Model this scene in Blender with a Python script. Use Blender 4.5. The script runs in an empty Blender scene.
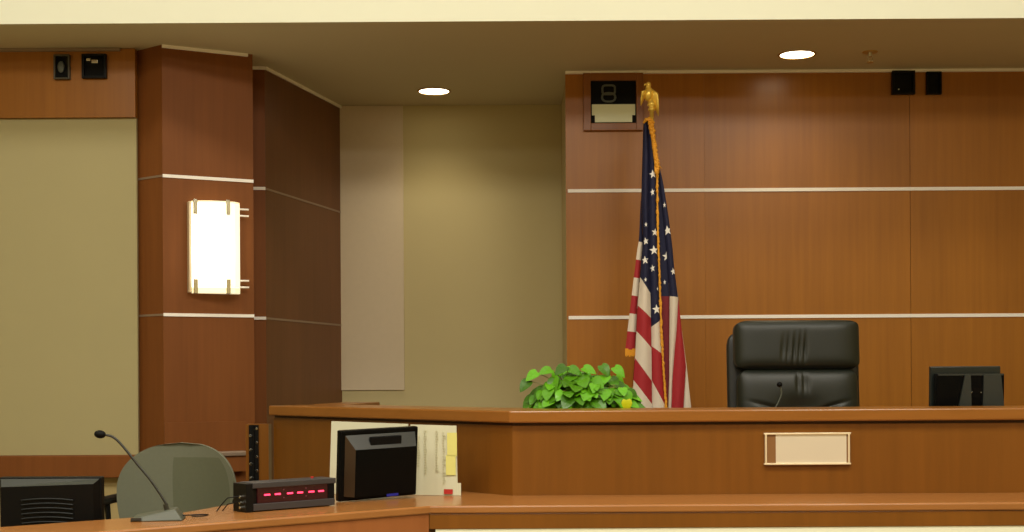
import bpy, bmesh, math, random
from mathutils import Vector, Matrix
random.seed(11)
PI = math.pi
C = bpy.context.scene.collection
F = 1344.0; CX = 512.0; CY = 375.0; TH = 0.006; EYE = 1.55

def U(px, py, D):
    """world point seen at photo pixel (px, py) when it stands D metres in front of the camera"""
    dx = px - CX; dy = py - CY
    return Vector(((dx - TH*dy)/F*D, D, EYE - (dy + TH*dx)/F*D))

# ------------------------------------------------------------------ materials
def lin(c):
    return tuple(((v/255)/12.92 if v/255 <= .04045 else ((v/255+.055)/1.055)**2.4) for v in c) + (1.0,)

def base_mat(name):
    m = bpy.data.materials.new(name); m.use_nodes = True
    nt = m.node_tree
    return m, nt, nt.nodes['Principled BSDF']

def mat(name, rgb, rough=.5, metal=0., emit=0., ecol=None, coat=0., spec=.5, var=.0, vscale=8., bump=0., bscale=200., alpha=None, island=0.):
    m, nt, b = base_mat(name)
    N, L = nt.nodes, nt.links
    col = lin(rgb)
    b.inputs['Base Color'].default_value = col
    b.inputs['Roughness'].default_value = rough
    b.inputs['Metallic'].default_value = metal
    b.inputs['Coat Weight'].default_value = coat
    b.inputs['Specular IOR Level'].default_value = spec
    if emit:
        b.inputs['Emission Color'].default_value = lin(ecol or rgb)
        b.inputs['Emission Strength'].default_value = emit
    tc = N.new('ShaderNodeNewGeometry')
    if var or island:
        hsv = N.new('ShaderNodeHueSaturation')
        hsv.inputs['Color'].default_value = col
        mr = N.new('ShaderNodeMapRange')
        k = island or var
        mr.inputs['To Min'].default_value = 1-k; mr.inputs['To Max'].default_value = 1+k
        if island:
            L.new(tc.outputs['Random Per Island'], mr.inputs['Value'])
        else:
            no = N.new('ShaderNodeTexNoise'); no.inputs['Scale'].default_value = vscale
            no.inputs['Detail'].default_value = 4
            L.new(tc.outputs['Position'], no.inputs['Vector']); L.new(no.outputs['Fac'], mr.inputs['Value'])
        L.new(mr.outputs['Result'], hsv.inputs['Value']); L.new(hsv.outputs['Color'], b.inputs['Base Color'])
    if bump:
        n2 = N.new('ShaderNodeTexNoise'); n2.inputs['Scale'].default_value = bscale
        bp = N.new('ShaderNodeBump'); bp.inputs['Strength'].default_value = bump; bp.inputs['Distance'].default_value = .004
        L.new(tc.outputs['Position'], n2.inputs['Vector']); L.new(n2.outputs['Fac'], bp.inputs['Height'])
        L.new(bp.outputs['Normal'], b.inputs['Normal'])
    return m

def wood(name, dark, light, scale=(34, 34, 1.3), rough=.34, blotch=.9, coat=.12, spec=.4):
    m, nt, b = base_mat(name)
    N, L = nt.nodes, nt.links
    g = N.new('ShaderNodeNewGeometry'); oi = N.new('ShaderNodeObjectInfo')
    mp = N.new('ShaderNodeMapping'); mp.inputs['Scale'].default_value = scale
    ad = N.new('ShaderNodeVectorMath'); ad.operation = 'ADD'
    cb = N.new('ShaderNodeCombineXYZ')
    ml = N.new('ShaderNodeMath'); ml.operation = 'MULTIPLY'; ml.inputs[1].default_value = 37.
    L.new(oi.outputs['Random'], ml.inputs[0])
    for i in range(3): L.new(ml.outputs[0], cb.inputs[i])
    L.new(g.outputs['Position'], mp.inputs['Vector']); L.new(mp.outputs['Vector'], ad.inputs[0]); L.new(cb.outputs[0], ad.inputs[1])
    n1 = N.new('ShaderNodeTexNoise'); n1.inputs['Scale'].default_value = 1.; n1.inputs['Detail'].default_value = 6; n1.inputs['Roughness'].default_value = .62
    L.new(ad.outputs[0], n1.inputs['Vector'])
    mp2 = N.new('ShaderNodeMapping'); mp2.inputs['Scale'].default_value = tuple(s*.13+.5 for s in scale)
    n2 = N.new('ShaderNodeTexNoise'); n2.inputs['Scale'].default_value = blotch; n2.inputs['Detail'].default_value = 3
    ad2 = N.new('ShaderNodeVectorMath'); ad2.operation = 'ADD'
    L.new(g.outputs['Position'], mp2.inputs['Vector']); L.new(mp2.outputs['Vector'], ad2.inputs[0]); L.new(cb.outputs[0], ad2.inputs[1])
    L.new(ad2.outputs[0], n2.inputs['Vector'])
    mx = N.new('ShaderNodeMath'); mx.operation = 'ADD'
    a = N.new('ShaderNodeMath'); a.operation = 'MULTIPLY'; a.inputs[1].default_value = .5
    c = N.new('ShaderNodeMath'); c.operation = 'MULTIPLY'; c.inputs[1].default_value = .5
    L.new(n1.outputs['Fac'], a.inputs[0]); L.new(n2.outputs['Fac'], c.inputs[0])
    L.new(a.outputs[0], mx.inputs[0]); L.new(c.outputs[0], mx.inputs[1])
    r = N.new('ShaderNodeValToRGB')
    r.color_ramp.elements[0].position = .3; r.color_ramp.elements[0].color = lin(dark)
    r.color_ramp.elements[1].position = .7; r.color_ramp.elements[1].color = lin(light)
    L.new(mx.outputs[0], r.inputs['Fac'])
    hsv = N.new('ShaderNodeHueSaturation')
    mr = N.new('ShaderNodeMapRange'); mr.inputs['To Min'].default_value = .94; mr.inputs['To Max'].default_value = 1.05
    L.new(oi.outputs['Random'], mr.inputs['Value']); L.new(mr.outputs['Result'], hsv.inputs['Value'])
    L.new(r.outputs['Color'], hsv.inputs['Color']); L.new(hsv.outputs['Color'], b.inputs['Base Color'])
    b.inputs['Specular IOR Level'].default_value = spec
    b.inputs['Roughness'].default_value = rough; b.inputs['Coat Weight'].default_value = coat; b.inputs['Coat Roughness'].default_value = .25
    return m

M = {}
M['wood_wall'] = wood('wood_wall', (150, 94, 28), (174, 112, 36), blotch=.6)
M['wood_column'] = wood('wood_column', (116, 68, 30), (134, 80, 36), rough=.5, coat=.0, spec=.22)
M['wood_shaded'] = wood('wood_shaded', (100, 64, 36), (118, 76, 44), rough=.45, coat=.05, spec=.25)  # shade of the angled wall is put into this wood's colour
M['wood_bench'] = wood('wood_bench', (112, 67, 14), (131, 80, 21), scale=(26, 26, 1.6))
M['wood_cap'] = wood('wood_cap', (134, 84, 30), (156, 100, 40), scale=(2.2, 9, 24), rough=.28)
M['wood_fascia'] = wood('wood_fascia', (142, 84, 42), (166, 101, 54), scale=(18, 18, 2))
M['wood_top'] = wood('wood_top', (150, 98, 50), (172, 115, 60), scale=(3, 14, 14), rough=.26)
M['beige'] = mat('beige_paint', (184, 168, 122), .8, var=.03, vscale=2, bump=.05)
M['beige_niche'] = mat('beige_niche', (200, 186, 138), .8, var=.03, vscale=2, bump=.05)
M['beige_low'] = mat('beige_low', (178, 160, 110), .8, var=.03, vscale=2)
M['fabric_panel'] = mat('fabric_panel', (176, 166, 122), .95, var=.03, vscale=3, bump=.2, bscale=400)
M['pale_panel'] = mat('pale_panel', (216, 200, 172), .9, var=.03, vscale=30, bump=.15, bscale=400)
M['ceiling'] = mat('ceiling_paint', (206, 196, 164), .85, var=.02, vscale=2)
M['fascia_cream'] = mat('fascia_cream', (238, 239, 216), .8, var=.015, vscale=2)
M['trim'] = mat('trim_metal', (255, 250, 240), .5)
M['trim_dim'] = mat('trim_dim', (150, 130, 110), .4, metal=.3)
M['carpet'] = mat('carpet', (138, 124, 94), .95, var=.15, vscale=60, bump=.4)
M['black'] = mat('black_plastic', (9, 9, 9), .45, spec=.2)
M['black_gloss'] = mat('black_gloss', (8, 9, 10), .25, spec=.1)
M['black_matte'] = mat('black_matte', (7, 7, 7), .6, spec=.15)
M['bevel_grey'] = mat('bevel_grey', (50, 52, 50), .3)
M['monitor_grey'] = mat('monitor_grey', (46, 50, 46), .4)
M['monitor_teal'] = mat('monitor_teal', (30, 36, 34), .3)
M['grey_alu'] = mat('grey_alu', (66, 64, 66), .45, metal=.3, var=.04)
M['red_window'] = mat('red_window', (34, 2, 10), .25, emit=.10, ecol=(110, 0, 30))
M['red_led'] = mat('red_led', (255, 60, 90), .4, emit=3.2, ecol=(255, 50, 85))
M['led_off'] = mat('led_off', (120, 60, 75), .4)
M['chrome'] = mat('chrome', (215, 212, 200), .2, metal=1.)
M['brass'] = mat('brass', (246, 206, 88), .3, metal=.45)
M['leather'] = mat('leather', (23, 28, 20), .42, bump=.06, bscale=260)
M['leather_frame'] = mat('leather_frame', (24, 25, 22), .4, bump=.04, bscale=260)
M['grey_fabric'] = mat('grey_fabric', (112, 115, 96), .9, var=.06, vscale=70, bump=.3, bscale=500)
M['grey_fabric_shaded'] = mat('grey_fabric_shaded', (99, 102, 80), .92, var=.06, vscale=70, bump=.3, bscale=500)
M['mic_grey'] = mat('mic_grey', (76, 80, 68), .45)
M['mic_dark'] = mat('mic_dark', (38, 38, 30), .4)
M['paper'] = mat('paper', (208, 208, 180), .85, var=.02, vscale=10)
M['paper2'] = mat('paper2', (194, 193, 164), .85, var=.03, vscale=14)
M['ink'] = mat('ink', (196, 194, 160), .8)
M['sticky'] = mat('sticky', (220, 216, 126), .8, var=.04, vscale=30)
M['red_dot'] = mat('red_dot', (180, 40, 36), .5)
M['blue_dot'] = mat('blue_dot', (30, 36, 150), .5)
M['leaf'] = mat('leaf', (80, 142, 10), .38, island=.6, spec=.5)
M['leaf_yellow'] = mat('leaf_yellow', (206, 210, 24), .4)
M['stem'] = mat('stem', (150, 142, 84), .5)
M['soil'] = mat('soil', (52, 36, 24), .95, bump=.5)
M['pot'] = mat('pot', (120, 96, 78), .6, var=.08)
M['navy'] = mat('flag_navy', (20, 23, 58), .75, bump=.1, bscale=300)
M['flag_red'] = mat('flag_red', (168, 32, 40), .7, bump=.1, bscale=300)
M['flag_red_shade'] = mat('flag_red_shaded', (122, 24, 34), .7)  # the flag's red with the shade of a recessed fold in its colour
M['flag_white'] = mat('flag_white', (226, 212, 192), .7, bump=.1, bscale=300)
M['star'] = mat('flag_star', (248, 244, 234), .7)
M['gold'] = mat('gold_fringe', (230, 160, 36), .6, var=.25, vscale=90, bump=.4, bscale=200)
M['plate_gold'] = mat('plate_cream', (232, 222, 200), .35, metal=.35)
M['plate_frame'] = mat('plate_frame', (238, 222, 186), .3, metal=.3)
M['plate_brown'] = mat('plate_brown', (132, 92, 50), .5)
M['glow'] = mat('glass_glow', (255, 252, 236), .5, emit=2.0, ecol=(255, 247, 222))
M['glow_dim'] = mat('glass_glow_edge', (245, 238, 200), .5, emit=.75, ecol=(255, 240, 195))
M['glow_side'] = mat('glass_glow_side', (252, 246, 222), .5, emit=1.0, ecol=(255, 244, 206))
M['lamp_glow'] = mat('lamp_glow', (255, 245, 220), .5, emit=9., ecol=(255, 240, 205))
M['lamp_ring'] = mat('lamp_ring', (190, 150, 80), .4, metal=.2)
M['niche_grey'] = mat('niche_grey', (92, 98, 92), .5)
M['niche_pale'] = mat('niche_pale', (236, 242, 208), .6)
M['cover_grey'] = mat('cover_grey', (70, 66, 50), .4)
M['bevel_reflection'] = mat('bevel_reflection', (58, 43, 27), .35)
M['bevel_dark'] = mat('bevel_dark', (40, 44, 38), .4)
M['vent_dark'] = mat('vent_dark', (26, 29, 28), .5, spec=.2)
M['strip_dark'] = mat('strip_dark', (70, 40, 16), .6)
M['frame_wood'] = wood('frame_wood', (132, 80, 34), (150, 92, 40))

# ------------------------------------------------------------------ mesh builder
class MB:
    def __init__(self): self.bm = bmesh.new(); self.mats = []; self.cur = 0
    def use(self, m):
        if m not in self.mats: self.mats.append(m)
        self.cur = self.mats.index(m); return self
    def face(self, vs):
        try:
            f = self.bm.faces.new(vs); f.material_index = self.cur; return f
        except ValueError: return None
    def v(self, p): return self.bm.verts.new(p)
    def box(self, lo, hi, T=None):
        T = T or Matrix()
        p = [self.v(T @ Vector((x, y, z))) for z in (lo[2], hi[2]) for y in (lo[1], hi[1]) for x in (lo[0], hi[0])]
        for q in ((0, 2, 3, 1), (4, 5, 7, 6), (0, 1, 5, 4), (2, 6, 7, 3), (0, 4, 6, 2), (1, 3, 7, 5)):
            self.face([p[i] for i in q])
        return self
    def prism(self, pts, z0, z1, T=None):
        T = T or Matrix()
        a = [self.v(T @ Vector((x, y, z0))) for x, y in pts]; b = [self.v(T @ Vector((x, y, z1))) for x, y in pts]
        n = len(pts)
        self.face(a[::-1]); self.face(b)
        for i in range(n): self.face([a[i], a[(i+1) % n], b[(i+1) % n], b[i]])
        return self
    def hull8(self, lo4, hi4):
        a = [self.v(p) for p in lo4]; b = [self.v(p) for p in hi4]
        self.face(a[::-1]); self.face(b)
        for i in range(4): self.face([a[i], a[(i+1) % 4], b[(i+1) % 4], b[i]])
        return self
    def tube(self, pts, r, n=10, caps=True):
        pts = [Vector(p) for p in pts]; rings = []
        rs = r if isinstance(r, (list, tuple)) else [r]*len(pts)
        up = Vector((.13, .21, .97))
        for i, p in enumerate(pts):
            d = (pts[min(i+1, len(pts)-1)] - pts[max(i-1, 0)]).normalized()
            a = d.cross(up)
            if a.length < .05: a = d.cross(Vector((1, 0, 0)))
            a.normalize(); b = d.cross(a)
            rings.append([self.v(p + a*math.cos(2*PI*k/n)*rs[i] + b*math.sin(2*PI*k/n)*rs[i]) for k in range(n)])
        for i in range(len(rings)-1):
            for k in range(n): self.face([rings[i][k], rings[i][(k+1) % n], rings[i+1][(k+1) % n], rings[i+1][k]])
        if caps: self.face(rings[0][::-1]); self.face(rings[-1])
        return self
    def lathe(self, prof, c=(0, 0, 0), n=24, T=None):
        T = T or Matrix.Translation(c); rings = []
        for r, z in prof:
            rings.append([self.v(T @ Vector((r*math.cos(2*PI*k/n), r*math.sin(2*PI*k/n), z))) for k in range(n)])
        for i in range(len(rings)-1):
            for k in range(n): self.face([rings[i][k], rings[i][(k+1) % n], rings[i+1][(k+1) % n], rings[i+1][k]])
        self.face(rings[0][::-1]); self.face(rings[-1])
        return self
    def ball(self, c, r, nu=14, nv=9, T=None):
        T = T or Matrix()
        r = Vector(r) if not isinstance(r, (int, float)) else Vector((r, r, r)); c = Vector(c); rows = []
        for j in range(nv+1):
            t = PI*j/nv
            if j in (0, nv): rows.append([self.v(T @ (c + Vector((0, 0, r.z*math.cos(t)))))]); continue
            rows.append([self.v(T @ (c + Vector((r.x*math.sin(t)*math.cos(2*PI*k/nu), r.y*math.sin(t)*math.sin(2*PI*k/nu), r.z*math.cos(t))))) for k in range(nu)])
        for j in range(nv):
            A, B = rows[j], rows[j+1]
            for k in range(nu):
                k2 = (k+1) % nu
                if len(A) == 1: self.face([A[0], B[k], B[k2]])
                elif len(B) == 1: self.face([A[k], B[0], A[k2]])
                else: self.face([A[k], B[k], B[k2], A[k2]])
        return self
    def grid(self, fn, nu, nv):
        g = [[self.v(fn(i/nu, j/nv)) for i in range(nu+1)] for j in range(nv+1)]
        for j in range(nv):
            for i in range(nu): self.face([g[j][i], g[j][i+1], g[j+1][i+1], g[j+1][i]])
        return self
    def cushion(self, w, h, d, T, p=6., q=2.6, n=28, disp=None, db=None):
        """puffy rounded pad: width along local x, height along z, bulging to -y (d) and +y (db)"""
        db = d if db is None else db
        def side(sg, dd):
            g = []
            for j in range(n+1):
                row = []
                for i in range(n+1):
                    u = math.sin((i/n-.5)*PI); v = math.sin((j/n-.5)*PI)
                    k = max(0., (1-abs(u)**p))**(1/q) * max(0., (1-abs(v)**p))**(1/q)
                    # round the corners
                    s = 1.0
                    a = abs(u)**p + abs(v)**p
                    if a > 1: s = (1/a)**(1/p); s = .9*s+.1
                    y = -sg*dd*k
                    if sg > 0 and disp: y += disp(u, v)*k
                    row.append(self.v(T @ Vector((u*s*w/2, y, v*s*h/2))))
                g.append(row)
            for j in range(n):
                for i in range(n):
                    f = [g[j][i], g[j][i+1], g[j+1][i+1], g[j+1][i]]
                    self.face(f if sg > 0 else f[::-1])
        side(1, d); side(-1, db)
        bmesh.ops.remove_doubles(self.bm, verts=self.bm.verts, dist=.0003)
        return self
    def build(self, name, m, parent=None, bevel=0., smooth=False, kind=None, label=None, normals=True):
        bm = self.bm
        if normals: bmesh.ops.recalc_face_normals(bm, faces=bm.faces)
        if parent is not None:
            off = parent.matrix_basis.translation.copy()
            q = parent.parent
            while q is not None: off += q.matrix_basis.translation; q = q.parent
            o_off = -off; org = Vector((0, 0, 0))
        else:
            xs = [v.co for v in bm.verts]
            org = Vector(((min(p.x for p in xs)+max(p.x for p in xs))/2, (min(p.y for p in xs)+max(p.y for p in xs))/2, min(p.z for p in xs)))
            o_off = -org
        bmesh.ops.translate(bm, verts=bm.verts, vec=o_off)
        me = bpy.data.meshes.new(name); bm.to_mesh(me); bm.free()
        for x in (self.mats or [m]): me.materials.append(x)
        o = bpy.data.objects.new(name, me); C.objects.link(o); o.location = org
        if parent is not None: o.parent = parent
        if smooth:
            for p in me.polygons: p.use_smooth = True
        if bevel:
            b = o.modifiers.new('bevel', 'BEVEL'); b.width = bevel; b.segments = 2; b.limit_method = 'ANGLE'; b.angle_limit = math.radians(40)
        if kind: o['kind'] = kind
        if label: o['label'] = label
        return o

def thing(name, label, cat, loc, group=None):
    o = bpy.data.objects.new(name, None); C.objects.link(o); o.location = loc
    o.empty_display_size = .1
    o['label'] = label; o['category'] = cat
    if group: o['group'] = group
    return o
def tag(o, label, cat, group=None):
    o['label'] = label; o['category'] = cat
    if group: o['group'] = group
    return o
def struct(name, mb, m, parent=None, bevel=0.): return mb.build(name, m, parent, bevel=bevel, kind='structure')
def frame(o, ex, ez=Vector((0, 0, 1))):
    """local frame: x along ex, z along ez, y = z cross x"""
    ex = Vector(ex).normalized(); ez = Vector(ez); ez = (ez - ex*ez.dot(ex)).normalized(); ey = ez.cross(ex)
    return Matrix(((ex.x, ey.x, ez.x, o[0]), (ex.y, ey.y, ez.y, o[1]), (ex.z, ey.z, ez.z, o[2]), (0, 0, 0, 1)))
def dup(root, loc, label, group=None):
    r = root.copy(); C.objects.link(r); r.location = loc; r['label'] = label
    if group: r['group'] = group
    for ch in list(root.children):
        c = ch.copy(); C.objects.link(c); c.parent = r
        for g in list(ch.children):
            d = g.copy(); C.objects.link(d); d.parent = c
    return r

# ------------------------------------------------------------------ heights
ZC = EYE + 1.895            # soffit over the bench
ZT1, ZT2 = EYE + 1.148, EYE + .356   # the two metal trim lines
ZB = EYE - .149             # bench cap
ZK = EYE - .502             # lower counter
DW, DN = 8.40, 9.43         # wood wall, niche wall
PLAT = .50

# ------------------------------------------------------------------ setting
struct('floor', MB().box((-4.6, -3.2, -.1), (4.4, 10, 0)), M['carpet'])
struct('floor_platform', MB().prism([(4.2, 5.75), (4.2, 9.6), (-1.2, 9.6), (-1.2, 7.2), (-.2, 5.95), (0, 5.75)], 0, PLAT), M['carpet'])
struct('ceiling_soffit', MB().box((-4.6, 7.1955, ZC-.0005), (4.4, 10, ZC+.12)), M['ceiling'])
struct('wall_fascia', MB().box((-4.6, 7.195, ZC+.0), (4.4, 7.32, 4.4)), M['fascia_cream'])
struct('ceiling', MB().box((-4.6, -3.2, 4.4), (4.4, 7.4, 4.5)), M['fascia_cream'])
struct('wall_right', MB().box((4.2, -3.2, 0), (4.3, 9.9, 4.5)), M['beige'])
struct('wall_left', MB().box((-4.6, -3.2, 0), (-4.5, 7.8, 4.5)), M['beige'])
struct('wall_rear', MB().box((-4.6, -3.2, 0), (4.4, -3.1, 4.5)), M['beige'])

# niche wall, with a pale panel on its left side
struct('wall_back', MB().box((-2.4, DN, 0), (1.2, DN+.1, ZC)), M['beige_niche'])
a = U(335, 106, DN-.012); b = U(404.5, 390, DN-.012)
struct('trim_panel_pale', MB().box((a.x, DN-.014, b.z), (b.x, DN, ZC-.002)), M['pale_panel'], bevel=.002)

# wood wall behind the bench: core, then individual veneer panels and metal trims
xl = U(566, 200, DW).x
core = struct('wall_bench', MB().box((xl+.01, DW+.02, 0), (4.2, DW+.14, ZC)), M['beige'])
struct('wall_bench_return', MB().box((xl+.012, DW+.141, 0), (xl+.11, DN-.001, ZC)), M['beige'])
cols = [xl, U(705, 250, DW).x, U(910.5, 250, DW).x, U(1116, 250, DW).x, 3.9]
rows = [(.0, ZT2), (ZT2, ZT1), (ZT1, ZC-.012)]
for r0, r1 in rows:
    for i in range(4):
        g = .0014; ga = .0002 if i == 1 else g; gb = .0002 if i == 0 else g
        o = MB().box((cols[i]+(ga if i else 0), DW, r0+g), (cols[i+1]-gb, DW+.018, r1-g)).build('wall_panel', M['wood_wall'], core, bevel=.0004, kind='structure')
tn = [0]
def trim(mb, m='trim'):
    tn[0] += 1
    return struct('trim_%d' % tn[0], mb, M[m])
for z in (ZT1, ZT2):
    trim(MB().box((xl+.012, DW-.006, z-.0105), (4.2, DW+.004, z+.0105)))
trim(MB().box((xl, DW-.02, ZC-.018), (4.2, DW+.004, ZC-.001)))

# left wall: header, fabric panel, chair rail
YL = 7.76
pl = Vector((-2.155, YL))          # where the wall meets the column
struct('wall_left_front', MB().box((-4.5, YL+.02, 0), (-2.164, YL+.14, ZC)), M['beige_low'])
zh = U(60, 118.5, YL).z; zp = U(60, 455, YL).z; zr = U(60, 478, YL-.05).z
hdr = struct('wall_left_header', MB().box((-4.5, YL-.03, zh), (U(136.5, 90, YL).x, YL+.02, ZC-.004)), M['wood_wall'])
struct('trim_panel_fabric', MB().box((-4.5, YL-.004, zp-.004), (U(137.5, 300, YL).x, YL+.02, zh)), M['fabric_panel'], bevel=.003)
trim(MB().box((-4.5, YL-.045, ZC-.02), (U(122, 50, YL).x, YL-.03, ZC-.002)), 'trim_dim')
struct('trim_chair_rail', MB().box((-4.5, YL-.06, zr), (-2.164, YL+.02, zp)), M['wood_column'], bevel=.006)

# column with the sconce: angled front, left return, narrow right return
A = Vector((-1.985, 7.66)); B = Vector((-1.515, 7.905)); Lc = Vector((-2.165, 7.80))
fd = (B-A).normalized(); fn = cfn = Vector((fd.y, -fd.x))          # outward normal of the front face
S1 = Vector((-1.585, 8.205)); S2 = Vector((-1.500, 8.215)); N2 = Vector((-1.192, DN))
colm = struct('wall_column', MB().prism([A, B, (-1.565, 8.05), (-1.6, 8.3), (-2.0, 8.5), Lc], 0, ZC), M['wood_column'])
struct('wall_column_side', MB().prism([(S1.x, S1.y-.004), (S2.x-.001, S2.y-.004), (S2.x-.001, S2.y+.03), (S1.x, S1.y+.03)], 0, ZC), M['wood_column'])
struct('wall_angled', MB().prism([(S1.x-.02, S1.y+.002), S2, N2, (N2.x-.2, N2.y), (-1.75, 8.4)], 0, ZC), M['wood_shaded'])
def strip(p, q, z, h=.016, t=.006, m='trim'):
    p = Vector(p); q = Vector(q); d = (q-p).normalized(); n = Vector((d.y, -d.x))
    trim(MB().prism([p+n*t, q+n*t, q-n*.004, p-n*.004], z-h/2, z+h/2), m)
for z in (ZT1, ZT2):
    strip(A, B, z, .018); strip(Lc, A, z, .012, .003, 'trim_dim')
    strip(S1, S2, z, .018, .012); strip(S2, N2, z, .012, .003, 'trim_dim')
strip(A, B-fd*.03, ZC-.009, .018, .012); strip(S1, S2, ZC-.012, .02, .012); strip(S2, N2, ZC-.01, .018, .012)
# lower column panel and the chair rail wrapped round it
zl = U(200, 422, 7.75).z
struct('trim_column_plinth', MB().prism([A+fn*.012, A+fd*.475+fn*.012, A+fd*.475-fn*.002, A-fn*.002], 0, zl), M['wood_column'])
q1 = A+fd*.09; q2 = A+fd*.46
zq = U(230, 451, 7.8).z
struct('trim_column_rail', MB().prism([q1+fn*.07, q2+fn*.07, q2+fn*.012, q1+fn*.012], zq-.12, zq-.028), M['wood_column'], bevel=.004)
struct('trim_column_rail_highlight', MB().prism([q1+fn*.085, q2+fn*.085, q2+fn*.012, q1+fn*.012], zq-.028, zq), M['trim_dim'], bevel=.006)  # highlight on top of the rail, painted as a pale cap

# ------------------------------------------------------------------ black boxes high on the walls
def wall_box(px0, py0, px1, py1, D, name, label, group, style):
    p = U(px0, py0, D); q = U(px1, py1, D)
    t = thing(name, label, 'speaker', ((p.x+q.x)/2, D, q.z), group)
    T = frame((p.x, D, q.z), (1, 0, 0)); w = q.x-p.x; h = p.z-q.z; e = min(w, h)*.1
    m = MB()
    m.box((0, -.03, 0), (e, 0, h), T).box((w-e, -.03, 0), (w, 0, h), T).box((e, -.03, 0), (w-e, 0, e), T).box((e, -.03, h-e), (w-e, 0, h), T)
    m.build('housing', M['cover_grey'] if style == 'grey' else M['black'], t, bevel=.002)
    MB().box((e, -.012, e), (w-e, -.002, h-e), T).build('grille', M['black_matte'], t)
    m = MB()
    if style == 'shiny':
        m.box((w*.15, -.02, h*.72), (w*.35, -.012, h*.86), T).box((w*.38, -.022, h*.62), (w*.66, -.012, h*.78), T)
        m.build('reflector', M['chrome'], t, bevel=.004)
    elif style == 'grey':
        m.ball((w*.45, -.02, h*.5), (w*.22, .012, h*.24), T=T)
        m.build('dome', M['niche_grey'], t, smooth=True)
    elif style == 'led':
        m.box((w*.28, -.016, h*.2), (w*.33, -.012, h*.25), T); m.build('indicator', M['niche_pale'], t)
    return t
wall_box(55, 55.5, 71, 80, YL-.03, 'wall_speaker', 'small dark box with a grey dome high on the left wood header', 'dark boxes near the ceiling', 'grey')
wall_box(83, 55, 107.5, 79, YL-.03, 'wall_speaker', 'square black box with shiny glints high on the left wood header', 'dark boxes near the ceiling', 'shiny')
wall_box(891, 71.5, 914, 95, DW, 'wall_speaker', 'larger square black box under the ceiling on the right wood wall', 'dark boxes near the ceiling', 'led')
wall_box(925.5, 72.5, 940.5, 95, DW, 'wall_speaker', 'narrow black box under the ceiling, furthest right on the wood wall', 'dark boxes near the ceiling', 'plain')

# recessed box with wood frame beside the flag
p = U(583, 74, DW); q = U(643, 131, DW)
t = thing('projection_box', 'framed black box with pale lower half on wood wall beside the flag finial', 'wall box', ((p.x+q.x)/2, DW, q.z))
T = frame((p.x, DW, q.z), (1, 0, 0)); w = q.x-p.x; h = p.z-q.z; k = w/60
x0, x1, z0, z1 = 7.5*k, 53*k, 7.5*k, 50*k
MB().box((0, -.03, 0), (x0, 0, h), T).box((x1, -.03, 0), (w, 0, h), T).box((x0, -.03, 0), (x1, 0, z0), T).box((x0, -.03, z1), (x1, 0, h), T).build('frame', M['frame_wood'], t, bevel=.003)
MB().box((x0, -.012, z0), (x1, -.003, z1), T).build('recess', M['black_matte'], t)
m = MB(); zc = z0+19*k
pts = [(x0+1*k, z0+8*k), (x0+4*k, z0+8*k), (x0+4*k, z0+1*k), (x1-4*k, z0+1*k), (x1-4*k, z0+8*k), (x1-1*k, z0+8*k), (x1-1*k, zc), (x0+1*k, zc)]
TT = T @ Matrix.Rotation(PI/2, 4, 'X')
m.prism(pts, .012, .02, TT).build('pale_flap', M['niche_pale'], t, bevel=.001)
m = MB(); cx = x0+18*k
def loop(cz, rx, rz, pw):
    pl_ = []
    for i in range(29):
        a_ = 2*PI*i/28; c_, s_ = math.cos(a_), math.sin(a_)
        pl_.append(T @ Vector((cx+rx*math.copysign(abs(c_)**pw, c_), -.018, cz+rz*math.copysign(abs(s_)**pw, s_))))
    return pl_
m.tube(loop(zc+14.5*k, 6.3*k, 4.6*k, .5), 1.1*k, 8); m.tube(loop(zc+7*k, 6.6*k, 4.3*k, .8), 1.1*k, 8)
m.build('bracket', M['niche_grey'], t, smooth=True)

# ------------------------------------------------------------------ ceiling fittings
def downlight(px, py, D, label):
    p = U(px, py, D); t = thing('ceiling_downlight', label, 'ceiling light', (p.x, p.y, ZC), 'round recessed ceiling lights')
    c = Vector((p.x, p.y, ZC))
    prof_o, n = .112, 36
    m = MB(); r0, r1 = .1, .112
    for za, zb in ((-.006, 0.),):
        ring = [[m.v(c+Vector((r*math.cos(2*PI*i/n), r*math.sin(2*PI*i/n), z))) for i in range(n)] for r, z in ((r0, 0), (r0, za), (r1, za), (r1, 0))]
        for a_ in range(3):
            for i in range(n): m.face([ring[a_][i], ring[a_][(i+1) % n], ring[a_+1][(i+1) % n], ring[a_+1][i]])
    m.build('ring', M['lamp_ring'], t)
    MB().lathe([(.099, -.003), (.099, -.001)], c, 36).build('lens', M['lamp_glow'], t)
    return t
downlight(797, 54, 7.98, 'round lit ceiling downlight above the judge chair, nearer and to the right')
downlight(434, 91.3, 8.95, 'round lit ceiling downlight above the beige niche left of the flag')
p = U(870, 51, 7.93)
t = thing('ceiling_sprinkler', 'small sprinkler head hanging from the soffit right of the downlight', 'sprinkler', (p.x, p.y, ZC))
c = Vector((p.x, p.y, ZC))
MB().lathe([(.042, -.007), (.046, -.003), (.046, 0)], c).build('escutcheon', M['lamp_ring'], t)
m = MB(); m.lathe([(.012, -.03), (.014, -.007)], c, 12)
for s in (-1, 1): m.tube([c+Vector((s*.012, 0, -.028)), c+Vector((s*.016, 0, -.045)), c+Vector((0, 0, -.062))], .003, 6)
m.build('body', M['chrome'], t)
MB().lathe([(.02, -.066), (.02, -.062)], c, 16).build('deflector', M['lamp_ring'], t)

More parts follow.
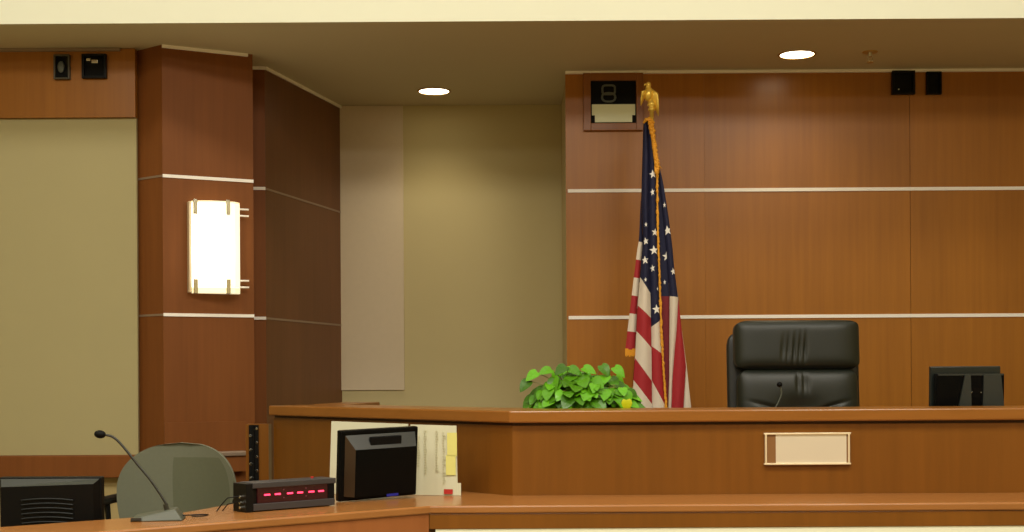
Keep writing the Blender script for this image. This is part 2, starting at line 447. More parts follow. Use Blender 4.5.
# ------------------------------------------------------------------ sconce on the column
mid = A+fd*.292
sc0 = Vector((mid.x, mid.y, U(213, 294, 7.78).z)); SH = .53; SW = .277
t = thing('wall_sconce', 'lit white glass wall sconce with chrome clips on the wood column', 'wall lamp', sc0)
T = frame(sc0, (fd.x, fd.y, 0))          # local -y points out of the wall
MB().box((-.11, -.03, .02), (.11, -.0005, SH-.02), T).build('backplate', M['chrome'], t)
prof = [(-SW/2, -.035), (-SW/2+.012, -.06), (.06, -.10), (SW/2, -.075), (SW/2, -.035)]
m = MB(); pr = [(-SW/2, -.031), (-SW/2+.01, -.055), (-.05, -.093), (.045, -.104), (.1, -.095), (SW/2, -.06), (SW/2, -.031)]
m.prism(pr[:4]+[(.045, -.031)]+[(-SW/2, -.031)], .035, SH-.012, T).build('glass_shade', M['glow'], t, bevel=.004)
MB().prism([(.0465, -.103)]+pr[4:]+[(.0465, -.031)], .035, SH-.012, T).build('side_glass', M['glow_side'], t, bevel=.003)
MB().prism(pr, .0, .034, T).build('shade_rim', M['glow_dim'], t, bevel=.002)
MB().prism(pr, SH-.011, SH, T).build('shade_rim', M['glow_dim'], t, bevel=.002)
MB().box((-SW/2-.016, -.05, .004), (-SW/2-.001, -.002, SH-.004), T).build('side_strip', M['plate_frame'], t, bevel=.003)
for px_, yy in ((-SW/2+.016, -.066), (.055, -.108)):
    for zz in (.0, SH-.075):
        MB().box((px_-.012, yy-.008, zz-.004), (px_+.012, yy+.006, zz+.082), T).build('clip', M['chrome'], t, bevel=.003)
for zz in (.040, .078, SH-.074, SH-.036):
    MB().tube([T @ Vector((-.02, -.05, zz)), T @ Vector((SW/2+.055, -.05, zz))], .0055, 8).build('rod', M['trim'], t)

# ------------------------------------------------------------------ judge's bench
P0 = Vector((.0, 5.60)); P1 = Vector((-1.225, 6.90)); wd = (P1-P0).normalized(); wn = Vector((wd.y, -wd.x))   # wn points to the public side?
if wn.y > 0: wn = -wn
t = thing('judge_bench', 'long orange-brown wooden judge bench with angled left wing', 'bench', (1.5, 5.9, 0))
XR = 3.9
MB().box((P0.x, 5.60, 0), (XR, 5.64, ZB-.062), ).build('front_panel', M['wood_bench'], t)
MB().prism([P0, P0-wn*.0+Vector((0, .05)), P1-wn*.05, P1], 0, ZB-.062).build('wing_panel', M['wood_bench'], t)
ov = .03
c0 = P0+Vector((-.012, -ov)); c1 = P1+wn*ov
i0 = Vector((.14, 5.60+.34)); i1 = P1-wn*.34
MB().prism([(XR, 5.60-ov), (XR, 5.94), i0, i1, c1, c0], ZB-.05, ZB).build('cap_rail', M['wood_cap'], t, bevel=.006)
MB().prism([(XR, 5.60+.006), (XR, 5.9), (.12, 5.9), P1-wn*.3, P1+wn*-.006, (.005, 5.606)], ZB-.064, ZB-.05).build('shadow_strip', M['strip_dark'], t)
MB().prism([(XR, 5.94), (XR, 6.62), (.5, 6.62), (-.12, 6.5), (.13, 5.95)], PLAT+.70, PLAT+.74).build('work_surface', M['wood_cap'], t, bevel=.004)
MB().box((XR-.05, 5.65, 0), (XR, 6.62, PLAT+.699)).build('side_panel', M['wood_bench'], t)
MB().box((.55, 6.02, PLAT), (.59, 6.6, PLAT+.699)).build('side_panel', M['wood_bench'], t)
ZW = PLAT+.7415
# return wall behind the wing
R1 = Vector((-.85, 7.66)); rs = P1-wn*.36; rdir = (R1-rs).normalized(); rn = Vector((rdir.y, -rdir.x))
rt = thing('return_partition', 'short wooden half wall with flat cap running back from the bench wing', 'partition', ((rs.x+R1.x)/2, (rs.y+R1.y)/2, 0))
MB().prism([rs+rn*.05, R1+rn*.05, R1-rn*.05, rs-rn*.05], 0, ZB-.03).build('panel', M['wood_bench'], rt)
MB().prism([rs+rn*.10, R1+rn*.10, R1-rn*.10, rs-rn*.10], ZB-.03, ZB).build('cap', M['wood_cap'], rt, bevel=.004)
# post with hinge
ph = U(254, 424, 6.93)
pt = thing('gate_post', 'short wooden post with black hinge strip between column and bench wing', 'post', (ph.x, 6.95, 0))
MB().box((U(246.5, 430, 6.93).x, 6.91, 0), (U(269.3, 430, 6.93).x, 6.99, ph.z)).build('post', M['wood_bench'], pt)
hx0 = U(249, 450, 6.9).x; hx1 = U(258.5, 450, 6.9).x; z0 = U(254, 425, 6.9).z; z1 = .62
m = MB().box((hx0, 6.898, z1), (hx0+.018, 6.909, z0)).box((hx1-.018, 6.898, z1), (hx1, 6.909, z0))
m.box((hx0+.018, 6.903, z1), (hx1-.018, 6.909, z0)).tube([((hx0+hx1)/2, 6.898, z1), ((hx0+hx1)/2, 6.898, z0)], .006, 8)
hg = m.build('hinge', M['black'], pt)
m = MB()
z = z0-.02; k = 0
while z > z1+.02:
    x = (hx0+.009) if k % 2 else (hx1-.009)
    sm = MB(); sm.lathe([(.0085, 0), (.005, .004)], T=Matrix.Translation((x, 6.898, z)) @ Matrix.Rotation(PI/2, 4, 'X'), n=8); sm.build('screw', M['chrome'], hg); z -= .036; k += 1

# nameplate on the bench front
a = U(765, 433, 5.585); b = U(850, 464.5, 5.585); w = b.x-a.x; h = a.z-b.z
t = thing('nameplate', 'blank metal-framed cream nameplate on the bench front', 'nameplate', (a.x+w/2, 5.60, b.z))
T = frame((a.x, 5.60, b.z), (1, 0, 0)); e = .0075
MB().box((-.004, -.018, 0), (w+.004, -.001, e), T).box((-.004, -.018, h-e), (w+.004, -.001, h), T).box((0, -.018, e), (e, -.001, h-e), T).box((w-e, -.018, e), (w, -.001, h-e), T).build('frame', M['plate_frame'], t, bevel=.0015)
MB().box((.045, -.012, e), (w-e-.006, -.001, h-e), T).build('plate', M['plate_gold'], t)
MB().box((e, -.011, e), (.045, -.001, h-e), T).build('end_strip', M['plate_brown'], t)
MB().box((w-e-.006, -.010, e), (w-e, -.001, h-e), T).build('slot', M['plate_brown'], t)

# ------------------------------------------------------------------ lower counter in front (one continuous worktop)
K0 = Vector((-.318, 5.17)); kd = Vector((-.79, -.613)).normalized(); kn = Vector((-kd.y, kd.x))     # kn: away from the public
if kn.y < 0: kn = -kn
K1 = K0+kd*1.95
t = thing('front_counter', 'lower wooden counter ledge along the bench front, turning left towards viewer', 'counter', (.2, 5.3, 0))
wt = [(XR, 5.17), (XR, 5.597), (P0.x-.003, 5.597), P0+wd*.66+wn*.004, Vector((-1.0, 5.62)), K0+kd*.9+kn*.36, K1+kn*.36, K1, K0]
MB().prism(wt, ZK-.03, ZK).build('worktop', M['wood_top'], t, bevel=.006)
MB().box((K0.x-.004, 5.176, ZK-.090), (XR, 5.21, ZK-.031)).build('fascia', M['wood_bench'], t, bevel=.002)  # darker wood than the angled fascia: their difference in light put into colour
f0 = K0+Vector((-.002, .003))
MB().prism([f0+kn*.006, K1+kn*.006, K1+kn*.04, f0+kn*.04], .0, ZK-.031).build('fascia', M['wood_fascia'], t)
MB().box((K0.x+.02, 5.18, 0), (XR, 5.25, ZK-.0905)).build('base_panel', M['fascia_cream'], t)
MB().prism([K0+kd*.75+kn*.365, K1+kn*.365, K1+kn*.85, K0+kd*.75+kn*.85], .70, .73).build('lower_desk', M['wood_top'], t)
MB().prism([K0+kd*1.0+kn*.05, K1+kn*.05, K1+kn*.36, K0+kd*1.0+kn*.36], .0, .02).build('plinth', M['wood_fascia'], t)
for s in (.8, 1.9):
    o = K0+kd*s
    MB().prism([o+kn*.05, o+kd*.03+kn*.05, o+kd*.03+kn*.85, o+kn*.85], .02, .699).build('side_panel', M['wood_fascia'], t)

# timer
ta = K0+kd*.855+kn*.215; tb = K0+kd*.50+kn*.215
ta = Vector((-.958, 4.968)); tdir = Vector((.273, .232)).normalized(); TW = .355
t = thing('timer_display', 'black digital timer box with six red dashes on the counter', 'timer', (ta.x+tdir.x*TW/2, ta.y+tdir.y*TW/2, ZK))
T = frame((ta.x, ta.y, ZK), (tdir.x, tdir.y, 0)); THt = .108
MB().box((.0, .0, .004), (TW, .10, .03), T).build('bottom_plate', M['grey_alu'], t, bevel=.002)
MB().box((-.004, -.002, THt-.02), (TW+.004, .10, THt), T).build('top_plate', M['grey_alu'], t, bevel=.002)
MB().box((.0, .012, .0301), (TW-.03, .10, THt-.0201), T).build('housing', M['black'], t)
MB().box((-.03, .0, .0), (-.0005, .10, THt-.002), T).build('end_cap', M['black'], t, bevel=.002)
MB().box((TW-.029, .004, .0301), (TW, .10, THt-.0201), T).build('end_cap', M['black_matte'], t)
w_ = MB().box((.02, .006, .031), (TW-.03, .0119, THt-.021), T).build('display_window', M['red_window'], t)
for i, x in enumerate((.06, .105, .158, .202, .252, .295)):
    MB().box((x-.012, .003, .058), (x+.012, .0058, .064), T).build('dash', M['red_led'], w_)
for x in (.131, .228):
    for z in (.044, .074): MB().box((x-.002, .004, z), (x+.002, .0058, z+.004), T).build('colon_dot', M['led_off'], w_)
for z in (.018, .036, .058):
    MB().tube([T @ Vector((-.029, .03, z)), T @ Vector((-.042, .03, z))], .006, 8).build('connector', M['chrome'], t)
MB().tube([T @ Vector((.29, .06, THt-.001)), T @ Vector((.29, .06, THt+.006))], .006, 10).build('button', M['red_dot'], t)
for dz, dx in ((.06, -.10), (.04, -.075)):
    MB().tube([T @ Vector((-.042, .03, dz)), T @ Vector((dx+.02, .05, dz-.005)), T @ Vector((dx, .06, .03)), T @ Vector((dx-.012, .075, .006))], .0022, 6).build('cable', M['black'], t)

# monitor turned to the witness (seen from behind)
ma = Vector((-.692, 5.345)); mdir = Vector((.292, .215)).normalized(); MW = .365; MH = .285
t = thing('computer_monitor', 'black monitor seen from behind, standing before papers on the counter', 'monitor', (ma.x+mdir.x*.18, ma.y+mdir.y*.18, ZK))
mn = Vector((mdir.y, -mdir.x, 0))
T = frame((ma.x, ma.y, ZK+.001), (mdir.x, mdir.y, .022), Vector((0, 0, 1))+mn*.10+Vector((mdir.x, mdir.y, 0))*.06)
MB().box((0, 0, 0), (MW, .03, MH), T).build('bezel', M['black_gloss'], t, bevel=.006)
m = MB(); e = .022; e2 = .052
lo = [T @ Vector(p) for p in ((e, -.0005, .02), (MW-e*.8, -.0005, .02), (MW-e*.8, -.0005, MH-.02), (e, -.0005, MH-.02))]
hi = [T @ Vector(p) for p in ((e2, -.034, .02), (MW-.03, -.034, .02), (MW-.03, -.034, MH-.075), (e2, -.034, MH-.075))]
m.use(M['black_gloss']); a_ = [m.v(p) for p in lo]; b_ = [m.v(p) for p in hi]
m.face(b_); m.face([a_[0], a_[1], b_[1], b_[0]]); m.face([a_[1], a_[2], b_[2], b_[1]])
m.use(M['bevel_grey']); m.face([a_[2], a_[3], b_[3], b_[2]]); m.use(M['bevel_reflection']); m.face([a_[3], a_[0], b_[0], b_[3]])  # light on the top bevel and wood reflection on the left, painted as colours
m.build('back_housing', M['black_gloss'], t)
m = MB()
m.box((.125, -.026, MH-.066), (.27, -.012, MH-.028), T).build('handle_recess', M['black_matte'], t, bevel=.003)
MB().box((.20, -.036, .012), (.255, -.0342, .022), T).build('sticker', M['blue_dot'], t)
MB().box((.02, .0305, .02), (MW-.02, .032, MH-.02), T).build('screen', M['black_gloss'], t)
MB().box((.11, .033, .0), (.25, .15, .012), T).build('foot', M['black'], t, bevel=.003)

# papers standing behind the monitor
pa = Vector((-.78, 5.72)); pb = Vector((-.228, 5.60)); pd = (pb-pa).normalized(); PW = (pb-pa).length
t = thing('document_folder', 'upright pale folder of papers with yellow sticky notes behind the monitor', 'folder', ((pa.x+pb.x)/2, (pa.y+pb.y)/2, ZK))
T = frame((pa.x, pa.y, ZK+.001), (pd.x, pd.y, 0))
TT = T @ Matrix.Rotation(PI/2, 4, 'X')
m = MB().prism([(.012, 0), (PW-.02, 0), (PW-.018, .283), (.02, .300)], -.012, -.008, TT); m.build('back_sheet', M['paper2'], t)
m = MB().prism([(-.002, .0), (.33, 0), (.35, .298), (.01, .309)], -.006, -.002, TT); m.build('cover_sheet', M['paper'], t)
m = MB().prism([(.34, 0), (PW-.002, 0), (PW-.006, .291), (.36, .296)], -.006, -.002, TT); fs = m.build('front_sheet', M['paper'], t)
for x, z0_, z1_ in ((.425, .09, .27), (.475, .1, .27), (.395, .12, .25), (.505, .05, .26)):
    z = z0_; m = MB()
    while z < z1_:
        m.box((x-.006, -.0019+.0, z), (x+.008*random.random(), -.0009, z+.004), T @ Matrix.Translation((0, 0.0025-.0005, 0)) @ Matrix.Translation((0, -.0045+.002, 0))); z += .011
    m.build('writing', M['ink'], fs)
for i, (z0_, z1_, o_) in enumerate(((.165, .262, 0), (.085, .168, .006))):
    MB().box((PW-.045-o_, .0006, z0_), (PW-.003-o_, .0018, z1_), T @ Matrix.Translation((0, -.003, 0))).build('sticky_note', M['sticky'], fs)
MB().box((PW-.06, .0, .006), (PW-.022, .0015, .026), T @ Matrix.Translation((0, -.003, 0))).build('seal', M['red_dot'], fs, bevel=.0)
MB().box((PW-.004, .003, 0), (PW+.012, .005, .052), T).build('tab', M['paper'], t)

# gooseneck microphone on the counter
mb_ = U(165, 518, 4.72); c = Vector((mb_.x-.025, mb_.y, ZK+.0005))
t = thing('desk_microphone', 'dark gooseneck microphone with wedge base on the left counter', 'microphone', c)
T = frame(c, (1, .12, 0))
m = MB(); w2 = .092
m.hull8([T @ Vector(p) for p in ((-w2, -.05, 0), (w2, -.05, 0), (w2, .06, 0), (-w2, .06, 0))], [T @ Vector(p) for p in ((-w2+.01, -.035, .012), (w2-.03, -.025, .04), (w2-.03, .05, .042), (-w2+.01, .05, .016))])
m.build('base', M['mic_grey'], t, bevel=.006)
MB().box((-.085, -.0505, .004), (-.05, -.043, .013), T).build('switch', M['bevel_grey'], t)
yb = 4.73
n1 = U(167, 508.5, yb); pts = [n1, U(165, 502, yb), U(152, 482, yb), U(138, 465, yb), U(126, 450, yb), U(118, 441, yb), U(112, 436.5, yb), U(106, 435, yb)]
MB().tube([n1-Vector((0, 0, .005)), U(165.3, 504, yb)], .009, 10).build('socket', M['mic_dark'], t)
def smooth_path(p, n=6):
    out = []
    for i in range(len(p)-1):
        a0, a1, a2, a3 = p[max(i-1, 0)], p[i], p[i+1], p[min(i+2, len(p)-1)]
        for k in range(n):
            s = k/n
            out.append(.5*((2*a1)+(a2-a0)*s+(2*a0-5*a1+4*a2-a3)*s*s+(3*a1-a0-3*a2+a3)*s**3))
    out.append(p[-1]); return out
MB().tube(smooth_path(pts), .0045, 8).build('gooseneck', M['mic_dark'], t, smooth=True)
hc = U(100, 434.3, yb)
MB().ball((0, 0, 0), (.021, .015, .0145), T=Matrix.Translation(hc) @ Matrix.Rotation(.12, 4, 'Y')).build('windscreen', M['black_matte'], t, smooth=True)
MB().tube(smooth_path([c+Vector((.075, .03, .012)), c+Vector((.145, .03, .015)), c+Vector((.165, .05, .012)), c+Vector((.14, .075, .005)), c+Vector((.1, .08, .004))]), .0025, 6).build('cable', M['black'], t)

# left monitor behind the counter
t = thing('computer_monitor', 'black monitor with vented back at the bottom left corner', 'monitor', (-1.62, 4.87, .73))
a = U(-4, 478, 4.80); b = U(99.5, 478, 4.80); wl = b.x-a.x
T = frame((a.x, 4.84, a.z-.33), (1, -.02, 0), (0.01, -.03, 1)); HH = .33
MB().box((0, 0, 0), (wl, .035, HH), T).build('bezel', M['black'], t, bevel=.004)
m = MB(); m.use(M['black'])
lo = [Vector(p) for p in ((.006, -.0005, .01), (wl-.006, -.0005, .01), (wl-.006, -.0005, HH-.006), (.006, -.0005, HH-.006))]
hi = [Vector(p) for p in ((.018, -.03, .012), (wl-.02, -.03, .012), (wl-.02, -.03, HH-.022), (.018, -.03, HH-.032))]
a_ = [m.v(T @ p) for p in lo]; b_ = [m.v(T @ p) for p in hi]
m.face(b_); m.face([a_[0], a_[1], b_[1], b_[0]]); m.face([a_[1], a_[2], b_[2], b_[1]]); m.face([a_[3], a_[0], b_[0], b_[3]])
m.use(M['bevel_dark']); m.face([a_[2], a_[3], b_[3], b_[2]])
bh = m.build('back_housing', M['black'], t)
for k in range(8):
    z = HH-.08-k*.0165
    pts = [T @ Vector((.092+.185*i/10, -.033, z+.006*(1-((i-5)/5)**2))) for i in range(11)]
    MB().tube(pts, .0032, 6).build('vent', M['vent_dark'], bh)
MB().box((.02, .0355, .02), (wl-.02, .037, HH-.02), T).build('screen', M['black_gloss'], t)
zb = (T @ Vector((0, 0, 0))).z
MB().box((-1.68, 4.86, .74), (-1.58, 4.89, zb+.1)).build('stand', M['black'], t)
MB().box((-1.74, 4.80, .7305), (-1.52, 4.96, .745)).build('foot', M['black'], t, bevel=.003)

# ------------------------------------------------------------------ witness chair (grey, rounded back)
CD = 5.95; cc = U(179, 443, CD); cwx = .262; chh = .47
t = thing('task_chair', 'grey-green fabric chair with rounded back behind the left counter', 'chair', (cc.x, CD+.1, 0))
zt = cc.z
def back(off, sx=1., z_in=0., x_lo=-1., dep=1.):
    def fn(i, j):
        u = x_lo + (1-x_lo)*i; v = j            # v: 0 bottom, 1 top
        vv = -1+2*v
        # half width of the outline at this height
        k = (1-abs(max(vv, -.0))**2.5)**(1/2.3) if vv > 0 else 1-.16*vv*vv
        x = u*cwx*sx*max(k, .0001)
        z = zt-z_in-(chh-z_in*2)*(1-v)
        y = -.11*(u*max(k, .3))**2*dep + off - .03*vv
        return Vector((cc.x-.002+x, CD+.1+y, z))
    return fn
m = MB(); m.use(M['grey_fabric']); m.grid(back(-.035), 50, 50); m.use(M['grey_fabric_shaded'])
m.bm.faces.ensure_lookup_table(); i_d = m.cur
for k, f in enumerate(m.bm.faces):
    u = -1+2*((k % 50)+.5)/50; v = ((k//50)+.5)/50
    if -.16 < u < .88 and v < .87: f.material_index = i_d  # shadow on the chair back painted in as darker fabric
m.use(M['grey_fabric']); m.grid(back(.0, 1.0), 28, 28)
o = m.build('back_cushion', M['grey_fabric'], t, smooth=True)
m = MB(); m.grid(back(.004, .985, .012), 28, 28); m.grid(back(.045, .95, .012), 28, 28)
m.build('back_shell', M['leather_frame'], t, smooth=True)
def rim(fa, fb):
    m_ = MB(); n = 60
    def edge(fn):
        return [fn(0, j/n) for j in range(n)] + [fn(i/6, 1) for i in range(1, 6)] + [fn(1, 1-j/n) for j in range(n)]
    ea, eb = edge(fa), edge(fb)
    va = [m_.v(p) for p in ea]; vb = [m_.v(p) for p in eb]
    for i in range(len(va)-1): m_.face([va[i], va[i+1], vb[i+1], vb[i]])
    return m_
rim(back(-.035), back(.0)).build('back_welt', M['grey_fabric'], t, smooth=True)
rim(back(.004, .985, .012), back(.045, .95, .012)).build('shell_edge', M['leather_frame'], t, smooth=True)
sz = zt-.56
MB().cushion(.50, .46, .05, Matrix.Translation((cc.x, CD-.12, sz)) @ Matrix.Rotation(-PI/2, 4, 'X'), n=16).build('seat', M['grey_fabric'], t, smooth=True)
MB().tube([(cc.x, CD+.15, zt-.25), (cc.x, CD+.17, sz), (cc.x, CD-.05, sz-.06)], .02, 10).build('back_support', M['black'], t)
MB().tube([(cc.x, CD-.1, .09), (cc.x, CD-.1, sz-.03)], .028, 12).build('column', M['black'], t)
for k in range(5):
    a_ = 2*PI*k/5+.3; e_ = Vector((cc.x+.29*math.cos(a_), CD-.1+.29*math.sin(a_), .07))
    lg = MB().tube([(cc.x, CD-.1, .11), e_], [.025, .016], 8).build('leg', M['black'], t)
    MB().lathe([(.03, -.012), (.03, .012)], T=Matrix.Translation((e_.x, e_.y, .03)) @ Matrix.Rotation(PI/2, 4, 'X'), n=14).build('caster', M['black'], lg)
for s in (-1, 1):
    az = U(110, 500, CD-.05).z
    MB().tube([(cc.x+s*.29, CD+.06, az), (cc.x+s*.30, CD-.22, az+.005)], .02, 10).build('armrest', M['black'], t)
    MB().tube([(cc.x+s*.295, CD-.08, az-.01), (cc.x+s*.27, CD-.1, sz-.02), (cc.x+s*.1, CD-.1, sz-.055)], .013, 8).build('arm_support', M['black'], t)

# ------------------------------------------------------------------ judge's chair
JD = 6.95; JS = JD/6.45
JD = 6.85
def ju(px, py, d=0.): return U(px, py, JD+d)
tl = ju(733, 322); br = ju(858.5, 369); jw = br.x-tl.x; jc = (tl.x+br.x)/2
t = thing('executive_chair', 'tall black leather executive chair behind the bench', 'chair', (jc, JD+.2, PLAT))
def wr1(u, v):
    s = 0.
    for cx_, wd_, am in ((-.17, .022, .010), (-.07, .02, .014), (.015, .018, .014), (.10, .022, .014), (-.25, .03, .007)):
        s += am*math.exp(-((u-cx_-.03*v)/wd_)**2)*math.exp(-((v+.25)/.5)**2)
    return s
def wr2(u, v):
    s = 0.
    for cx_, wd_, am in ((-.02, .03, .010), (.08, .03, .012), (.15, .03, .008)):
        s += am*math.exp(-((u-cx_)/wd_)**2)*math.exp(-((v-.72)/.16)**2)
    for sg in (-1, 1):
        for kk in range(3):
            vv = .28-.13*kk + .28*(abs(u)-.3)*(1-kk*.7)
            s += .011*math.exp(-((v-vv)/.035)**2)*math.exp(-((u-sg*.5)/.22)**2)
    s += .02*math.exp(-(u/.3)**2-((v-.3)/.18)**2)
    return s
hh = tl.z-br.z
tilt = Matrix.Rotation(-.08, 4, 'X')
MB().cushion(jw, hh+.012, .085, Matrix.Translation((jc, JD, br.z+hh/2)) @ tilt, p=7, q=2.6, n=150, disp=wr1, db=.05).build('headrest', M['leather'], t, smooth=True)
lh = .60
MB().cushion(jw*.965, lh, .075, Matrix.Translation((jc, JD-.03, br.z-lh/2+.008)) @ tilt, p=8, q=2.6, n=150, disp=wr2, db=.05).build('backrest', M['leather'], t, smooth=True)
zt_ = ju(740, 331).z
sl = ju(729, 380).x; sr = ju(862, 380).x
MB().cushion((sr-sl), .66, .03, Matrix.Translation(((sl+sr)/2, JD+.06, zt_-.33)) @ tilt, p=10, q=4, n=24, db=.04).build('back_shell', M['leather_frame'], t, smooth=True)
szj = PLAT+.46
MB().cushion(.56, .52, .07, Matrix.Translation((jc, JD-.30, szj)) @ Matrix.Rotation(-PI/2, 4, 'X'), n=20).build('seat', M['leather'], t, smooth=True)
for s in (-1, 1):
    MB().tube([(jc+s*.32, JD-.02, szj+.18), (jc+s*.33, JD-.3, szj+.2), (jc+s*.33, JD-.45, szj+.17)], .028, 10).build('armrest', M['leather_frame'], t, smooth=True)
    MB().tube([(jc+s*.33, JD-.3, szj+.18), (jc+s*.31, JD-.28, szj-.03), (jc+s*.1, JD-.28, szj-.08)], .018, 8).build('arm_support', M['black'], t)
MB().tube([(jc, JD-.25, PLAT+.09), (jc, JD-.25, szj-.05)], .03, 12).build('column', M['black'], t)
for k in range(5):
    a_ = 2*PI*k/5+.3; e_ = Vector((jc+.3*math.cos(a_), JD-.25+.3*math.sin(a_), PLAT+.075))
    lg = MB().tube([(jc, JD-.25, PLAT+.12), e_], [.028, .018], 8).build('leg', M['black'], t)
    MB().lathe([(.03, -.012), (.03, .012)], T=Matrix.Translation((e_.x, e_.y, PLAT+.03)) @ Matrix.Rotation(PI/2, 4, 'X'), n=14).build('caster', M['black'], lg)

# small microphone in front of the chair
BD = 6.12
hb = U(779.5, 384.5, BD)
t = thing('desk_microphone', 'thin gooseneck microphone on the bench in front of the leather chair', 'microphone', (U(772, 420, BD).x, BD, ZW))
bx = t.location.x
MB().lathe([(.05, 0), (.05, .012), (.03, .025), (.01, .03)], (bx, BD, ZW), 20).build('base', M['black'], t)
MB().tube(smooth_path([Vector((bx, BD, ZW+.028)), U(774, 412, BD), U(778, 403, BD), U(781.5, 393.5, BD), hb]), .0032, 8).build('gooseneck', M['mic_grey'], t, smooth=True)
MB().ball((0, 0, 0), (.013, .02, .012), T=Matrix.Translation(hb)).build('windscreen', M['black_matte'], t, smooth=True)

# bench monitor (seen from behind)
D1 = 6.12
t = thing('computer_monitor', 'dark monitor seen from behind on the bench, right of the leather chair', 'monitor', (U(966, 400, D1).x, D1+.05, ZW))
a = U(929.5, 366.5, D1+.06); b = U(999.5, 366.5, D1+.06)
T = frame((a.x, D1+.06, ZW+.03), (1, 0, 0), (0, -.05, 1)); w = b.x-a.x; h = a.z-ZW-.03
MB().box((0, 0, 0), (w, .025, h), T).build('bezel', M['monitor_teal'], t, bevel=.004)
MB().box((.015, .0255, .015), (w-.015, .027, h-.015), T).build('screen', M['black_gloss'], t)
a2 = U(936, 374, D1); b2 = U(1003.5, 374, D1); w2 = b2.x-a2.x; h2 = a2.z-ZW-.03
T2 = frame((a2.x, D1, ZW+.03), (1, 0, 0), (0, -.05, 1))
bh = MB().box((0, 0, 0), (w2, .05, h2), T2).build('back_housing', M['black_gloss'], t, bevel=.004)
MB().box((.006, -.001, h2-.007), (w2-.004, 0.004, h2+.001), T2).build('top_edge', M['monitor_grey'], bh)
for x in (.156, .20, .232): MB().ball((0, 0, 0), .004, 8, 6, T=T2 @ Matrix.Translation((x, -.004, h2-.085))).build('screw', M['chrome'], bh, smooth=True)
m = MB(); TT = T2 @ Matrix.Rotation(PI/2, 4, 'X')
m.prism([(.075, .0), (.16, 0), (.15, h2*.985), (.125, h2*.985)], .001, .012, TT).build('support_strut', M['monitor_grey'], t)
m = MB(); m.prism([(.205, .0), (w2+.012, 0), (w2-.004, h2*.45), (w2-.02, h2*.985), (.21, h2*.985)], .001, .012, TT).build('support_panel', M['monitor_grey'], t)
MB().box((.08, -.02, -.03), (.28, .14, -.0005), T2).build('foot', M['black'], t)

# ------------------------------------------------------------------ potted plant
PD = 6.28; pc = U(582, 404, PD); pc = Vector((pc.x, PD, ZW))
t = thing('potted_plant', 'leafy bright green potted plant on the bench left of the flag', 'plant', pc)
MB().lathe([(.085, 0), (.09, .005), (.115, .12), (.122, .125), (.122, .14), (.11, .14), (.1, .12)], pc, 28).build('pot', M['pot'], t, smooth=True)
MB().lathe([(.104, .112), (.104, .122)], pc, 24).build('soil', M['soil'], t)
rnd = random.Random(5)
mf = MB(); ms = MB(); top = pc+Vector((0, 0, .128))
hx, hz = .27, .172
outline = [(0, 0), (.28, -.10), (.46, .06), (.50, .28), (.40, .55), (.2, .82), (0, 1.0)]
def leaf(m_, c_, d_, n_, L_):
    d_ = d_.normalized(); s_ = d_.cross(n_).normalized(); n_ = s_.cross(d_)
    mids = [m_.v(c_+d_*(y*L_)+n_*(-.22*L_*y*y+.03*L_)) for x, y in ((0, 0), (0, .0), (0, .06), (0, .28), (0, .55), (0, .82), (0, 1.0))]
    mids[1] = mids[0]
    for sg in (-1, 1):
        vs = [None]*7
        for i in range(1, 6):
            x, y = outline[i]
            vs[i] = m_.v(c_+d_*(y*L_)+s_*(sg*x*L_*.9)+n_*(-.22*L_*y*y+.16*L_*x))
        fs_ = [[mids[0], vs[1], vs[2], mids[2]], [mids[2], vs[2], vs[3], mids[3]], [mids[3], vs[3], vs[4], mids[4]], [mids[4], vs[4], vs[5], mids[5]], [mids[5], vs[5], mids[6]]]
        for f in fs_: m_.face(f if sg > 0 else f[::-1])
cnt = 0
while cnt < 480:
    a_ = rnd.uniform(0, 2*PI); e_ = math.asin(rnd.uniform(.0, 1)); rr = rnd.uniform(.62, 1.0)
    dirv = Vector((math.cos(a_)*math.cos(e_), math.sin(a_)*math.cos(e_), math.sin(e_)))
    # flattened bumpy dome
    P = top+Vector((dirv.x*hx*rr, dirv.y*.2*rr, (max(dirv.z, 0)**.75)*hz*rr*(1-.10*(dirv.x+.1)**2)+.01))
    if P.y < 6.04: continue
    L_ = rnd.uniform(.048, .088)
    down = Vector((dirv.x*1.0, dirv.y*.8-.35, -.35-.55*(1-dirv.z)+rnd.uniform(-.2, .5)))+Vector((rnd.uniform(-.6, .6), rnd.uniform(-.3, .3), 0))
    nn = Vector((dirv.x*.6, dirv.y*.6-.45, .75))+Vector((rnd.uniform(-.4, .4), rnd.uniform(-.4, .4), rnd.uniform(-.1, .3)))
    dn = down.normalized()
    st = P-dn*L_*.5
    leaf(mf, st, down, nn, L_)
    if cnt % 2 == 0:
        midp = (top+st)*.5+Vector((0, 0, .05))
        ms.tube(smooth_path([top+Vector((rnd.uniform(-.05, .05), rnd.uniform(-.05, .05), -.01)), midp, st], 4), .0022, 5)
    cnt += 1
for px, py, dv in ((838, 0, 0),): pass
for px, py, dx_, dz_ in ((620, 372, .6, -.5), (633, 404, .8, -.2), (524, 386, -.6, -.6), (531, 376, -.7, -.4), (576, 371, .7, -.3), (606, 371, .5, -.6), (590, 370, .6, -.2), (560, 370, -.5, -.3), (545, 371, -.5, -.1), (640, 407, .9, -.1)):
    c_ = U(px, py, PD-.06); d_ = Vector((dx_, -.3, dz_)); leaf(mf, c_-d_.normalized()*.035, d_, Vector((.1*dx_, -.6, .7)), .068)
    ms.tube(smooth_path([top, (top+c_)*.5+Vector((0, 0, .05)), c_-d_.normalized()*.035], 4), .0022, 5)
mf.build('leaves', M['leaf'], t, normals=False)
ms.build('stems', M['stem'], t)
my = MB(); c_ = U(626.5, 400, PD-.22); leaf(my, c_, Vector((.05, -.05, -1)), Vector((.1, -1, .1)), .055)
my.build('yellow_leaf', M['leaf_yellow'], t, normals=False, label='yellow leaf')

